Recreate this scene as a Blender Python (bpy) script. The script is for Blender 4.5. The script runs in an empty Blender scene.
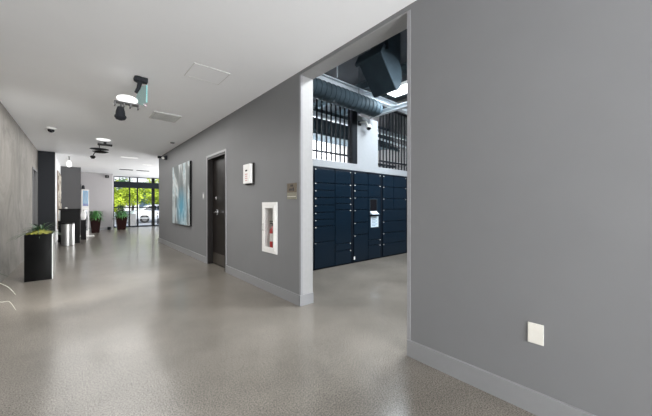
import bpy, bmesh, math, random
from mathutils import Vector, Matrix
random.seed(7)
S = bpy.context.scene
C = S.collection
PI = math.pi
H = 3.04          # corridor ceiling
XR = 2.16         # right wall face
XL = -1.01        # left wall face

# ---------------------------------------------------------------- materials
def mat(name, col, rough=0.5, metal=0.0, noise=0.0, scale=20.0, bump=0.0, emit=None, es=1.0, spec=0.5, stretch=None, rvar=0.0):
    m = bpy.data.materials.new(name); m.use_nodes = True
    nt = m.node_tree; b = nt.nodes['Principled BSDF']
    b.inputs['Base Color'].default_value = (*col, 1)
    b.inputs['Roughness'].default_value = rough
    b.inputs['Metallic'].default_value = metal
    b.inputs['Specular IOR Level'].default_value = spec
    tc = nt.nodes.new('ShaderNodeTexCoord')
    n = nt.nodes.new('ShaderNodeTexNoise'); n.inputs['Scale'].default_value = scale; n.inputs['Detail'].default_value = 5
    mp = nt.nodes.new('ShaderNodeMapping')
    if stretch: mp.inputs['Scale'].default_value = stretch
    nt.links.new(tc.outputs['Object'], mp.inputs['Vector']); nt.links.new(mp.outputs[0], n.inputs['Vector'])
    nz = noise if noise else 0.03
    r = nt.nodes.new('ShaderNodeValToRGB')
    r.color_ramp.elements[0].position = 0.3; r.color_ramp.elements[1].position = 0.7
    r.color_ramp.elements[0].color = (*[max(0, c*(1-nz)) for c in col], 1)
    r.color_ramp.elements[1].color = (*[min(1, c*(1+nz)) for c in col], 1)
    nt.links.new(n.outputs['Fac'], r.inputs['Fac']); nt.links.new(r.outputs['Color'], b.inputs['Base Color'])
    if bump:
        bp = nt.nodes.new('ShaderNodeBump'); bp.inputs['Strength'].default_value = bump; bp.inputs['Distance'].default_value = 0.01
        nt.links.new(n.outputs['Fac'], bp.inputs['Height']); nt.links.new(bp.outputs[0], b.inputs['Normal'])
    if emit:
        b.inputs['Emission Color'].default_value = (*emit, 1); b.inputs['Emission Strength'].default_value = es
    return m

def glass_mat(name, tint=(1, 1, 1)):
    m = bpy.data.materials.new(name); m.use_nodes = True
    nt = m.node_tree; nt.nodes.clear()
    o = nt.nodes.new('ShaderNodeOutputMaterial'); t = nt.nodes.new('ShaderNodeBsdfTransparent'); g = nt.nodes.new('ShaderNodeBsdfGlossy')
    x = nt.nodes.new('ShaderNodeMixShader'); lw = nt.nodes.new('ShaderNodeLayerWeight'); lw.inputs['Blend'].default_value = 0.5
    pw = nt.nodes.new('ShaderNodeMath'); pw.operation = 'POWER'; pw.inputs[1].default_value = 5.0; nt.links.new(lw.outputs['Facing'], pw.inputs[0])
    fr = nt.nodes.new('ShaderNodeMath'); fr.operation = 'MULTIPLY_ADD'; fr.inputs[1].default_value = 0.85; fr.inputs[2].default_value = 0.03; nt.links.new(pw.outputs[0], fr.inputs[0])
    t.inputs['Color'].default_value = (*tint, 1); g.inputs['Roughness'].default_value = 0.02
    nt.links.new(fr.outputs[0], x.inputs[0]); nt.links.new(t.outputs[0], x.inputs[1]); nt.links.new(g.outputs[0], x.inputs[2])
    nt.links.new(x.outputs[0], o.inputs[0]); return m

def floor_mat():
    m = bpy.data.materials.new('polished_concrete'); m.use_nodes = True
    nt = m.node_tree; b = nt.nodes['Principled BSDF']; L = nt.links.new
    tc = nt.nodes.new('ShaderNodeTexCoord')
    big = nt.nodes.new('ShaderNodeTexNoise'); big.inputs['Scale'].default_value = 0.9; big.inputs['Detail'].default_value = 6; big.inputs['Roughness'].default_value = 0.6
    fine = nt.nodes.new('ShaderNodeTexNoise'); fine.inputs['Scale'].default_value = 115; fine.inputs['Detail'].default_value = 4; fine.inputs['Roughness'].default_value = 0.75
    vor = nt.nodes.new('ShaderNodeTexVoronoi'); vor.inputs['Scale'].default_value = 85
    for n in (big, fine, vor): L(tc.outputs['Object'], n.inputs['Vector'])
    r1 = nt.nodes.new('ShaderNodeValToRGB'); e = r1.color_ramp.elements
    e[0].position = 0.3; e[0].color = (0.120, 0.109, 0.095, 1); e[1].position = 0.72; e[1].color = (0.212, 0.194, 0.172, 1)
    L(big.outputs['Fac'], r1.inputs['Fac'])
    r2 = nt.nodes.new('ShaderNodeValToRGB'); e = r2.color_ramp.elements
    e[0].position = 0.36; e[0].color = (0.10, 0.09, 0.08, 1); e[1].position = 0.60; e[1].color = (1.55, 1.54, 1.50, 1)
    L(fine.outputs['Fac'], r2.inputs['Fac'])
    r3 = nt.nodes.new('ShaderNodeValToRGB'); e = r3.color_ramp.elements
    e[0].position = 0.0; e[0].color = (0.62, 0.62, 0.62, 1); e[1].position = 0.35; e[1].color = (1.05, 1.05, 1.05, 1)
    L(vor.outputs['Color'], r3.inputs['Fac'])
    m1 = nt.nodes.new('ShaderNodeMixRGB'); m1.blend_type = 'MULTIPLY'; m1.inputs[0].default_value = 0.95
    m2 = nt.nodes.new('ShaderNodeMixRGB'); m2.blend_type = 'MULTIPLY'; m2.inputs[0].default_value = 0.6
    L(r1.outputs[0], m1.inputs[1]); L(r2.outputs[0], m1.inputs[2]); L(m1.outputs[0], m2.inputs[1]); L(r3.outputs[0], m2.inputs[2])
    L(m2.outputs[0], b.inputs['Base Color'])
    rr = nt.nodes.new('ShaderNodeMapRange'); rr.inputs['To Min'].default_value = 0.29; rr.inputs['To Max'].default_value = 0.36
    L(big.outputs['Fac'], rr.inputs['Value']); L(rr.outputs[0], b.inputs['Roughness'])
    b.inputs['Specular IOR Level'].default_value = 0.2
    b.inputs['Coat Weight'].default_value = 0.5; b.inputs['Coat Roughness'].default_value = 0.15; b.inputs['Coat IOR'].default_value = 1.45
    bp = nt.nodes.new('ShaderNodeBump'); bp.inputs['Strength'].default_value = 0.06; bp.inputs['Distance'].default_value = 0.003
    L(fine.outputs['Fac'], bp.inputs['Height']); L(bp.outputs[0], b.inputs['Normal'])
    return m

def plaster_mat():
    m = bpy.data.materials.new('board_concrete'); m.use_nodes = True
    nt = m.node_tree; b = nt.nodes['Principled BSDF']; L = nt.links.new
    tc = nt.nodes.new('ShaderNodeTexCoord')
    a = nt.nodes.new('ShaderNodeTexNoise'); a.inputs['Scale'].default_value = 1.4; a.inputs['Detail'].default_value = 9; a.inputs['Roughness'].default_value = 0.7; a.inputs['Distortion'].default_value = 1.2
    mp = nt.nodes.new('ShaderNodeMapping'); mp.inputs['Scale'].default_value = (1, 0.8, 0.7)
    L(tc.outputs['Object'], mp.inputs[0]); L(mp.outputs[0], a.inputs['Vector'])
    r = nt.nodes.new('ShaderNodeValToRGB'); e = r.color_ramp.elements
    e[0].position = 0.3; e[0].color = (0.105, 0.096, 0.085, 1); e[1].position = 0.7; e[1].color = (0.265, 0.245, 0.218, 1)
    L(a.outputs['Fac'], r.inputs['Fac']); L(r.outputs[0], b.inputs['Base Color'])
    b.inputs['Roughness'].default_value = 0.7
    bp = nt.nodes.new('ShaderNodeBump'); bp.inputs['Strength'].default_value = 0.25; bp.inputs['Distance'].default_value = 0.01
    L(a.outputs['Fac'], bp.inputs['Height']); L(bp.outputs[0], b.inputs['Normal'])
    return m

def paint_mat():   # abstract canvas: grey field, white swirls, teal patch
    m = bpy.data.materials.new('abstract_canvas'); m.use_nodes = True
    nt = m.node_tree; b = nt.nodes['Principled BSDF']; L = nt.links.new
    tc = nt.nodes.new('ShaderNodeTexCoord'); mp = nt.nodes.new('ShaderNodeMapping')
    mp.inputs['Rotation'].default_value = (0.6, 0, 0); mp.inputs['Scale'].default_value = (1, 1.6, 0.7)
    n = nt.nodes.new('ShaderNodeTexNoise'); n.inputs['Scale'].default_value = 1.1; n.inputs['Detail'].default_value = 4; n.inputs['Distortion'].default_value = 1.2
    L(tc.outputs['Object'], mp.inputs[0]); L(mp.outputs[0], n.inputs['Vector'])
    r = nt.nodes.new('ShaderNodeValToRGB'); r.color_ramp.elements[0].position = 0.34; r.color_ramp.elements[0].color = (0.12, 0.14, 0.14, 1)
    r.color_ramp.elements[1].position = 0.75; r.color_ramp.elements[1].color = (0.23, 0.24, 0.24, 1)
    for p, c in ((0.47, (0.21, 0.23, 0.23)), (0.52, (0.62, 0.66, 0.66)), (0.555, (0.24, 0.36, 0.40)), (0.60, (0.55, 0.60, 0.60)), (0.65, (0.22, 0.24, 0.24))):
        e = r.color_ramp.elements.new(p); e.color = (*c, 1)
    L(n.outputs['Fac'], r.inputs['Fac'])
    sx = nt.nodes.new('ShaderNodeSeparateXYZ'); L(tc.outputs['Object'], sx.inputs[0])
    # teal bloom low in the canvas (object origin is the canvas's lower edge)
    vd = nt.nodes.new('ShaderNodeVectorMath'); vd.operation = 'DISTANCE'; vd.inputs[1].default_value = (0, -0.12, 0.45)
    L(tc.outputs['Object'], vd.inputs[0])
    mr = nt.nodes.new('ShaderNodeMapRange'); mr.inputs['From Min'].default_value = 0.65; mr.inputs['From Max'].default_value = 0.1
    L(vd.outputs['Value'], mr.inputs['Value'])
    ml = nt.nodes.new('ShaderNodeMath'); ml.operation = 'MULTIPLY'; ml.inputs[1].default_value = 0.75; L(mr.outputs[0], ml.inputs[0])
    mx = nt.nodes.new('ShaderNodeMixRGB'); mx.inputs[2].default_value = (0.05, 0.34, 0.50, 1)
    L(ml.outputs[0], mx.inputs[0]); L(r.outputs[0], mx.inputs[1]); L(mx.outputs[0], b.inputs['Base Color'])
    b.inputs['Roughness'].default_value = 0.55
    return m

M = dict(
    floor=floor_mat(), concrete=plaster_mat(), art=paint_mat(),
    grey=mat('grey_wall_paint', (0.178, 0.180, 0.184), 0.55, noise=0.02, scale=3, spec=0.3),
    base=mat('baseboard_paint', (0.235, 0.237, 0.243), 0.3, noise=0.02),
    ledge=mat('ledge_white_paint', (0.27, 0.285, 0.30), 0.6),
    white=mat('white_paint', (0.78, 0.78, 0.78), 0.6, noise=0.015, scale=2),
    ceil=mat('ceiling_paint', (0.93, 0.935, 0.945), 0.5, noise=0.015, scale=1.2, spec=0.35),
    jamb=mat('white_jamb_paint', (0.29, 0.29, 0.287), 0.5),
    guard=mat('corner_guard_metal', (0.24, 0.24, 0.25), 0.35, 0.0),
    guardl=mat('pale_corner_guard', (0.26, 0.26, 0.27), 0.4, 0.0),
    char=mat('charcoal_paint', (0.022, 0.024, 0.028), 0.6, spec=0.15),
    mid=mat('mid_grey_paint', (0.115, 0.115, 0.12), 0.6, spec=0.2),
    gloss=mat('black_gloss_laminate', (0.003, 0.003, 0.003), 0.12, spec=0.12),
    black=mat('black_matte', (0.004, 0.004, 0.004), 0.5, spec=0.12),
    bronze=mat('dark_bronze', (0.010, 0.008, 0.007), 0.4, spec=0.2),
    door=mat('dark_wood_door', (0.010, 0.0075, 0.006), 0.35, spec=0.2, noise=0.35, scale=6, stretch=(8, 8, 0.4)),
    steel=mat('brushed_steel', (0.42, 0.42, 0.41), 0.42, 0.9, noise=0.08, scale=30, stretch=(1, 1, 0.05)),
    side_refl=mat('painted_side_reflection', (0.62, 0.62, 0.60), 0.2),  # pale colour paints the bright lobby reflection on the planter side
    chrome=mat('satin_chrome', (0.75, 0.75, 0.75), 0.2, 1.0),
    navy=mat('navy_powder_coat', (0.0020, 0.009, 0.0185), 0.28, noise=0.08, scale=2, spec=0.35),
    navy2=mat('navy_locker_case', (0.003, 0.006, 0.011), 0.5, spec=0.2),
    duct=mat('dark_duct_metal', (0.030, 0.046, 0.058), 0.75, 0.0, noise=0.2, scale=3, spec=0.15),
    beam=mat('pale_primed_steel', (0.52, 0.57, 0.61), 0.5, noise=0.1, scale=6),
    darkceil=mat('dark_navy_ceiling', (0.008, 0.014, 0.022), 0.8),
    bar=mat('black_railing_steel', (0.004, 0.006, 0.009), 0.6, spec=0.15),
    plate=mat('ivory_plastic', (0.72, 0.70, 0.64), 0.35),
    enamel=mat('white_enamel', (0.80, 0.79, 0.77), 0.35),
    red=mat('extinguisher_red', (0.45, 0.012, 0.016), 0.3),
    pink=mat('faded_red_print', (0.55, 0.25, 0.23), 0.6),
    ink=mat('dark_print', (0.03, 0.025, 0.025), 0.6),
    brz=mat('bronze_placard', (0.13, 0.105, 0.075), 0.35, 0.2, noise=0.15, scale=60),
    olive=mat('pale_olive_insert', (0.22, 0.21, 0.16), 0.4, noise=0.1, scale=40),
    soil=mat('potting_moss', (0.14, 0.14, 0.015), 0.9, noise=0.6, scale=45, bump=0.8),
    leafd=mat('dark_green_leaf', (0.025, 0.06, 0.025), 0.45, noise=0.4, scale=15),
    leafg=mat('green_leaf', (0.06, 0.19, 0.05), 0.45, noise=0.45, scale=12),
    leafp=mat('pale_straw_leaf', (0.62, 0.62, 0.52), 0.5, noise=0.15, scale=12),
    tree1=mat('yellow_green_foliage', (0.46, 0.56, 0.03), 0.6, noise=0.5, scale=1.5),
    tree2=mat('deep_green_foliage', (0.06, 0.18, 0.04), 0.6, noise=0.5, scale=1.5),
    bark=mat('tree_bark', (0.08, 0.06, 0.045), 0.9, noise=0.3, bump=0.5),
    palewall=mat('pale_lobby_paint', (0.42, 0.40, 0.405), 0.6),
    pot=mat('dark_brown_ceramic', (0.014, 0.0035, 0.003), 0.45, noise=0.2, spec=0.08),
    asphalt=mat('asphalt', (0.22, 0.22, 0.23), 0.9, noise=0.15, scale=30),
    kerb=mat('pale_paving', (0.45, 0.44, 0.42), 0.8, noise=0.08, scale=8),
    carw=mat('white_car_paint', (0.78, 0.80, 0.84), 0.2),
    carg=mat('car_window_glass', (0.02, 0.03, 0.04), 0.08),
    tyre=mat('tyre_rubber', (0.015, 0.015, 0.015), 0.8),
    facade=mat('blue_grey_siding', (0.16, 0.26, 0.34), 0.7, noise=0.1, scale=3),
    screen=mat('dark_display_glass', (0.006, 0.006, 0.008), 0.1, spec=0.3),
    paper=mat('pale_blue_notice', (0.58, 0.68, 0.76), 0.6),
    grille=mat('pale_grey_metal', (0.66, 0.66, 0.63), 0.45),
    slotm=mat('fitting_grey', (0.16, 0.16, 0.16), 0.6),  # even dark grey for frames, stems and small fittings
    lamp=mat('lit_diffuser', (0.9, 0.9, 0.9), 0.5, emit=(1, 1, 0.98), es=0.8),
    lampc=mat('lit_cool_diffuser', (0.9, 0.95, 1), 0.5, emit=(0.93, 0.98, 1), es=3.0),
    poster=mat('lit_blue_screen', (0.03, 0.10, 0.17), 0.3, emit=(0.06, 0.20, 0.34), es=0.35),
    posterd=mat('lit_navy_screen_band', (0.01, 0.03, 0.12), 0.3, emit=(0.01, 0.04, 0.2), es=0.4),
    glass=glass_mat('clear_glass'), tealglass=glass_mat('teal_acrylic', (0.80, 0.95, 0.95)),
    tealedge=mat('teal_acrylic_edge', (0.25, 0.65, 0.66), 0.2), pinkedge=mat('pink_acrylic_edge', (0.85, 0.62, 0.70), 0.3),
    screenp=mat('patterned_panel_base', (0.16, 0.11, 0.07), 0.5), screenw=mat('panel_white_shard', (0.78, 0.74, 0.66), 0.5),
)

# ---------------------------------------------------------------- mesh helpers
def box(bm, x0, x1, y0, y1, z0, z1, bev=0.0, rot=None):
    r = bmesh.ops.create_cube(bm, size=1.0)
    vs = r['verts']
    c = Vector(((x0+x1)/2, (y0+y1)/2, (z0+z1)/2))
    for v in vs:
        v.co = Vector((v.co.x*(x1-x0), v.co.y*(y1-y0), v.co.z*(z1-z0)))
        if rot is not None: v.co = rot @ v.co
        v.co += c
    if bev:
        es = list({e for v in vs for e in v.link_edges})
        bmesh.ops.bevel(bm, geom=es, offset=bev, segments=2, affect='EDGES', profile=0.7)
    return bm
def frame_for(d):
    d = d.normalized(); up = Vector((0, 0, 1)) if abs(d.z) < 0.95 else Vector((1, 0, 0))
    a = d.cross(up).normalized(); return a, a.cross(d).normalized()
def tube(bm, pts, rad, seg=10, cap=True):
    pts = [Vector(p) for p in pts]; n = len(pts)
    rads = rad if isinstance(rad, (list, tuple)) else [rad]*n
    rings = []; a = None
    for i, p in enumerate(pts):
        d = (pts[min(i+1, n-1)]-pts[max(i-1, 0)])
        if a is None: a, b = frame_for(d)
        else:
            dn = d.normalized(); a = (a-dn*a.dot(dn)).normalized(); b = a.cross(dn).normalized()
        rings.append([bm.verts.new(p+(a*math.cos(t)+b*math.sin(t))*rads[i]) for t in [2*PI*k/seg for k in range(seg)]])
    for i in range(n-1):
        for k in range(seg):
            bm.faces.new((rings[i][k], rings[i][(k+1) % seg], rings[i+1][(k+1) % seg], rings[i+1][k]))
    if cap:
        bm.faces.new(rings[0][::-1]); bm.faces.new(rings[-1])
    return bm
def lathe(bm, prof, c=(0, 0, 0), seg=28):
    return tube(bm, [(c[0], c[1], c[2]+z) for r, z in prof], [max(r, 1e-4) for r, z in prof], seg)
def ball(bm, c, r, sc=(1, 1, 1), rot=None, u=20, v=12):
    q = bmesh.ops.create_uvsphere(bm, u_segments=u, v_segments=v, radius=r)
    for w in q['verts']:
        w.co = Vector((w.co.x*sc[0], w.co.y*sc[1], w.co.z*sc[2]))
        if rot is not None: w.co = rot @ w.co
        w.co += Vector(c)
    return bm
def prism(bm, poly, lo, hi, axis='y'):
    def P(a, b, t): return {'y': (a, t, b), 'x': (t, a, b), 'z': (a, b, t)}[axis]
    A = [bm.verts.new(P(a, b, lo)) for a, b in poly]; B = [bm.verts.new(P(a, b, hi)) for a, b in poly]
    n = len(poly); bm.faces.new(A); bm.faces.new(B[::-1])
    for i in range(n): bm.faces.new((A[i], B[i], B[(i+1) % n], A[(i+1) % n]))
    bmesh.ops.recalc_face_normals(bm, faces=bm.faces[:]); return bm
def leaf(bm, p0, d, L, w, droop, n=7, thick=0.0015, cup=0.25):
    """tapering arching blade starting at p0 towards d (unit), falling by droop"""
    d = Vector(d).normalized(); side = d.cross(Vector((0, 0, 1)))
    side = side.normalized() if side.length > 1e-3 else Vector((1, 0, 0))
    rows = []
    for i in range(n+1):
        t = i/n
        p = Vector(p0)+d*L*t-Vector((0, 0, droop*t*t*L))
        ww = w*(0.55+0.9*t)*(1-t)**0.7+0.0008
        nn = side.cross(d).normalized()
        rows.append([bm.verts.new(p-side*ww+nn*cup*ww), bm.verts.new(p-nn*thick), bm.verts.new(p+side*ww+nn*cup*ww), bm.verts.new(p+nn*thick)])
    for i in range(n):
        a, b = rows[i], rows[i+1]
        for k in range(4): bm.faces.new((a[k], a[(k+1) % 4], b[(k+1) % 4], b[k]))
    bm.faces.new(rows[0]); bm.faces.new(rows[-1][::-1])
B = bmesh.new

# ---------------------------------------------------------------- object helpers (meshes authored in world space)
def mk(name, bm, m, parent=None, smooth=False, mats=None):
    me = bpy.data.meshes.new(name)
    if parent is not None and not parent.get('_local'):
        wl = world_of(parent); bmesh.ops.translate(bm, verts=bm.verts[:], vec=-wl)
    bm.to_mesh(me); bm.free()
    me.materials.append(m)
    o = bpy.data.objects.new(name, me); C.objects.link(o)
    if parent is not None: o.parent = parent
    if smooth:
        for p in me.polygons: p.use_smooth = True
        try: me.set_sharp_from_angle(angle=math.radians(40))
        except Exception: pass
    return o
def world_of(o):
    v = Vector((0, 0, 0))
    while o: v += o.location; o = o.parent
    return v
def thing(name, label, cat, loc, group=None, kind=None):
    o = bpy.data.objects.new(name, None); o.empty_display_size = 0.1; C.objects.link(o); o.location = loc
    if kind: o['kind'] = kind
    o['label'] = label; o['category'] = cat
    if group: o['group'] = group
    return o
def solo(name, bm, m, label, cat, base, group=None, smooth=False):
    bmesh.ops.translate(bm, verts=bm.verts[:], vec=-Vector(base))
    o = mk(name, bm, m, None, smooth); o.location = base; o['label'] = label; o['category'] = cat
    if group: o['group'] = group
    return o
def struct(name, bm, m, label=None, cat=None, parent=None):
    o = mk(name, bm, m, parent); 
    if parent is None:
        o['kind'] = 'structure'
        if label: o['label'] = label; o['category'] = cat
    return o
def sstruct(name, label, cat, loc):
    return thing(name, label, cat, loc, kind='structure')
def dup(root, loc, label=None, group=None):
    r = root.copy(); C.objects.link(r); r.location = loc
    if label: r['label'] = label
    if group: r['group'] = group
    for ch in list(root.children):
        c = ch.copy(); C.objects.link(c); c.parent = r
        for g in list(ch.children):
            d = g.copy(); C.objects.link(d); d.parent = c
    return r

# ================================================================ SETTING
struct('floor', box(B(), -1.3, 9.2, -5.2, 21.0, -0.12, 0), M['floor'], 'polished grey-brown concrete floor with fine speckled aggregate', 'floor')
cb = B(); box(cb, -1.3, 2.36, -5.2, 11.75, H, H+0.15); box(cb, -1.3, 6.2, 11.75, 21.15, H, H+0.15)
struct('ceiling', cb, M['ceil'], 'smooth white ceiling over the corridor and lobby', 'ceiling')

# right wall, south piece (foreground)
struct('wall_right', box(B(), XR, XR+0.2, -5.2, 1.41, 0, H), M['grey'], 'smooth grey wall on the right with the cream cover plate', 'wall')
# right wall, north piece with a doorway and a cabinet recess
w = B()
y0, y1 = 3.015, 11.75
dy0, dy1, dz = 5.50, 6.56, 2.365
cy0, cy1, cz0, cz1 = 3.615, 3.985, 0.625, 1.315
box(w, XR, XR+0.2, y0, cy0, 0, H); box(w, XR, XR+0.2, cy1, dy0, 0, H); box(w, XR, XR+0.2, dy1, y1, 0, H)
box(w, XR, XR+0.2, dy0, dy1, dz, H); box(w, XR, XR+0.2, cy0, cy1, 0, cz0); box(w, XR, XR+0.2, cy0, cy1, cz1, H)
struct('wall_right', w, M['grey'], 'long grey corridor wall with painting, dark door and red extinguisher cabinet', 'wall')
struct('wall_right', box(B(), XR, XR+0.2, 1.41, 3.015, 2.987+0.012, H), M['grey'], 'thin strip of grey wall above the wide opening', 'wall')
# jamb and soffit lining
j = B(); box(j, XR+0.004, XR+0.2, 3.003, 3.015, 0.0, 2.987); box(j, XR+0.004, XR+0.2, 1.41, 3.015, 2.987, 2.999); box(j, XR+0.004, XR+0.2, 1.41, 1.422, 0, 2.987)
struct('trim_1', j, M['jamb'], 'white lining of the wide opening, jambs and underside', 'trim')
def angle(y, s, mt, z0=0.14, z1=2.99, wd=0.035):
    g = B(); box(g, XR-0.004, XR+0.001, min(y, y-s*wd), max(y, y-s*wd), z0, z1); box(g, XR-0.004, XR+0.03, min(y, y+s*0.004), max(y, y+s*0.004), z0, z1)
    return g
struct('trim_2', angle(3.001, -1, None), M['guard'], 'grey corner guard on the far edge of the wide opening', 'trim')
struct('trim_3', angle(1.413, 1, None, wd=0.028), M['guardl'], 'pale corner guard on the near edge of the wide opening', 'trim')
def bb(pts, h=0.14, t=0.016):
    """baseboard along an open polyline with its outer face offset to the corridor side"""
    g = B()
    for (xa, ya), (xb, yb) in zip(pts[:-1], pts[1:]):
        box(g, min(xa, xb)-(t if xa == xb else 0), max(xa, xb)+(0 if xa == xb else 0), min(ya, yb)-(t if ya == yb else 0), max(ya, yb), 0, h, 0.004)
    return g
b1 = B(); box(b1, XR-0.022, XR-0.0005, -5.0, 1.408, 0.0005, 0.14, 0.0025)
struct('baseboard_right', b1, M['base'], 'grey baseboard under the near right wall', 'baseboard')
b2 = B(); box(b2, XR-0.022, XR-0.0005, 2.989, dy0-0.05, 0.0005, 0.14, 0.0025); box(b2, XR-0.022, XR+0.2, 2.987, 3.0025, 0.0005, 0.14, 0.0025)
struct('baseboard_right', b2, M['base'], 'grey baseboard wrapping the corner beside the wide opening', 'baseboard')
b3 = B(); box(b3, XR-0.022, XR-0.0005, dy1+0.05, 11.76, 0.0005, 0.14, 0.0025)
struct('baseboard_right', b3, M['base'], 'grey baseboard below the painting', 'baseboard')

# left side
w = B(); box(w, XL-0.25, XL, -5.2, 11.40, 0, H); box(w, XL-0.25, XL, 11.40, 12.45, 2.35, H); box(w, XL-0.25, XL, 12.45, 12.80, 0, H)
struct('wall_left', w, M['concrete'], 'mottled grey plaster wall along the left side', 'wall')
struct('wall_left', box(B(), XL-0.25, -0.62, 12.80, 13.0, 0, H), M['char'], 'charcoal end of the wall that juts out past the planter', 'wall')
struct('wall_left', box(B(), XL-0.25, -0.65, 13.0, 17.2, 0, H), M['white'], 'white stretch of wall behind the charcoal wall end', 'wall')
struct('wall_left', box(B(), XL-0.25, 0.03, 17.2, 19.5, 0, H), M['mid'], 'mid grey wall block behind the black counter', 'wall')
struct('wall_back', box(B(), 0.03-1.2, 1.36, 19.5, 20.9, 0, H), M['palewall'], 'pale wall at the end of the lobby behind the potted plant', 'wall')
struct('baseboard_back', box(B(), 0.05, 1.33, 19.485, 19.4995, 0.0005, 0.12, 0.003), M['base'], 'grey baseboard at the foot of the pale end wall', 'baseboard')
struct('wall_back', box(B(), 1.36, 1.47, 20.6, 20.9, 0, H), M['white'], 'narrow white pier left of the glazed entrance', 'wall')
struct('wall_right', box(B(), 2.36, 6.2, 11.65, 11.75, 0, H), M['grey'], 'wall returning to the right past the corridor', 'wall')
struct('wall_right', box(B(), 6.0, 6.2, 11.75, 21.0, 0, H), M['white'], 'white side wall of the lobby', 'wall')
# glazed doorway in left wall
d = sstruct('door_2', 'narrow dark glazed doorway in the left plaster wall', 'door', (XL, 11.9, 0))
f = B(); box(f, XL-0.12, XL+0.02, 11.37, 11.43, 0.001, 2.38); box(f, XL-0.12, XL+0.02, 12.42, 12.48, 0.001, 2.38); box(f, XL-0.12, XL+0.02, 11.43, 12.42, 2.32, 2.38)
mk('door_frame', f, M['slotm'], d)
mk('door_leaf', box(B(), XL-0.10, XL-0.05, 11.435, 12.415, 0.01, 2.315), M['char'], d)
mk('pane', box(B(), XL-0.05, XL-0.044, 11.55, 12.3, 0.25, 2.2), M['screen'], d)
struct('wall_left', box(B(), XL-0.25, XL-0.13, 11.40, 12.45, 0, 2.35), M['char'], 'dark recess behind the glazed doorway', 'wall')

# dark door in right wall
d = sstruct('door_1', 'dark brown door set back in the grey corridor wall', 'door', (XR, 6.03, 0))
f = B()
box(f, XR-0.006, XR+0.19, dy1-0.045, dy1, 0.001, dz-0.001); box(f, XR-0.006, XR+0.19, dy0, dy0+0.045, 0.001, dz-0.001); box(f, XR-0.006, XR+0.19, dy0+0.045, dy1-0.045, dz-0.05, dz-0.001)
mk('door_frame', f, M['bronze'], d)
f = B()
box(f, XR-0.012, XR+0.0, dy1, dy1+0.045, 0.001, dz+0.04); box(f, XR-0.012, XR+0.0, dy0-0.045, dy0, 0.001, dz+0.04); box(f, XR-0.012, XR+0.0, dy0, dy1, dz, dz+0.04)
mk('casing', f, M['guard'], d)
lf = mk('door_leaf', box(B(), XR+0.10, XR+0.145, dy0+0.047, dy1-0.047, 0.012, dz-0.053), M['door'], d)
mk('kick_plate', box(B(), XR+0.096, XR+0.0998, dy0+0.08, dy1-0.08, 0.03, 0.26), mat('kick_plate_bronze', (0.06, 0.05, 0.04), 0.35, 0.3), d)
h = B(); tube(h, [(XR+0.099, 6.24, 1.16), (XR+0.045, 6.24, 1.16), (XR+0.04, 6.23, 1.16), (XR+0.04, 6.12, 1.16)], 0.011); lathe_pts = None
box(h, XR+0.09, XR+0.0995, 6.205, 6.275, 1.10, 1.22, 0.004)
mk('door_handle', h, M['chrome'], d, True)
h = B(); tube(h, [(XR+0.099, 6.24, 1.46), (XR+0.075, 6.24, 1.46)], 0.032, 18); box(h, XR+0.06, XR+0.075, 6.215, 6.265, 1.452, 1.468)
mk('deadbolt', h, M['chrome'], d, True)
g = B()
for zz in (0.35, 1.2, 2.05): tube(g, [(XR+0.095, dy0+0.05, zz), (XR+0.095, dy0+0.05, zz+0.1)], 0.009)
mk('hinge', g, M['steel'], d)

# parcel room shell
struct('wall_parcel_room', box(B(), 9.0, 9.2, -2.2, 9.2, 0, 5.2), M['mid'], 'far side wall of the parcel room', 'wall')
struct('wall_parcel_room', box(B(), 2.36, 9.0, -2.2, -2.0, 0, 5.2), M['mid'], 'near side wall of the parcel room', 'wall')
struct('wall_parcel_room', box(B(), 2.36, 9.0, 9.0, 9.2, 0, 5.2), M['white'], 'white wall seen through the railings above the lockers', 'wall')
struct('wall_parcel_room', box(B(), 2.2, 2.36, -2.2, 9.2, H+0.15, 5.2), M['mid'], 'high wall above the wide opening', 'wall')
struct('ceiling', box(B(), 2.2, 9.2, -2.2, 9.2, 5.2, 5.3), M['darkceil'], 'dark open ceiling of the parcel room', 'ceiling')
struct('wall_parcel_room', box(B(), 2.362, 8.99, 4.47, 4.98, 2.095, 2.245), M['ledge'], 'white ledge running along the top of the lockers', 'ledge')
struct('wall_parcel_room', box(B(), 2.362, 8.99, 4.93, 4.98, 0, 2.094), M['white'], 'wall behind the parcel lockers', 'wall')
struct('wall_parcel_room', box(B(), 4.84, 5.58, 4.50, 4.75, 2.246, 3.38), M['ledge'], 'pale upright wall panel between the two railings', 'wall')

# ================================================================ PARCEL LOCKERS
YL = 4.45
def locker(name, label, x0, x1, xm, left, right, wide=None, loc=None, cutr=None):
    t = thing(name, label, 'locker', ((x0+x1)/2, YL, 0), group='parcel locker banks')
    mk('case', box(B(), x0, x1, YL+0.012, YL+0.47, 0.0005, 2.085, 0.004), M['navy2'], t)
    def door(xa, xb, za, zb, ls):
        dr = mk('locker_door', box(B(), xa+0.008, xb-0.008, YL-0.008, YL+0.011, za+0.007, zb-0.007, 0.003), M['navy'], t)
        k = B(); lx = xa+0.03 if ls < 0 else xb-0.03
        box(k, lx-0.013, lx+0.013, YL-0.016, YL-0.0085, zb-0.030, zb-0.012, 0.002)
        mk('latch', k, M['grille'], dr)
    if left:
        for za, zb in zip(left[:-1], left[1:]): door(x0+0.06, xm, za, zb, -1)
    if right:
        for za, zb in zip(right[:-1], right[1:]):
            if cutr and abs(za-cutr) < 1e-3: continue
            door(xm, x1-0.02, za, zb, 1)
    if wide:
        for za, zb in zip(wide[:-1], wide[1:]): door(x0+0.06, x1-0.02, za, zb, -1)
    mk('top_bracket', box(B(), xm-0.02, xm+0.02, YL-0.03, YL+0.0, 2.05, 2.075, 0.003), M['black'], t)
    return t
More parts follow.
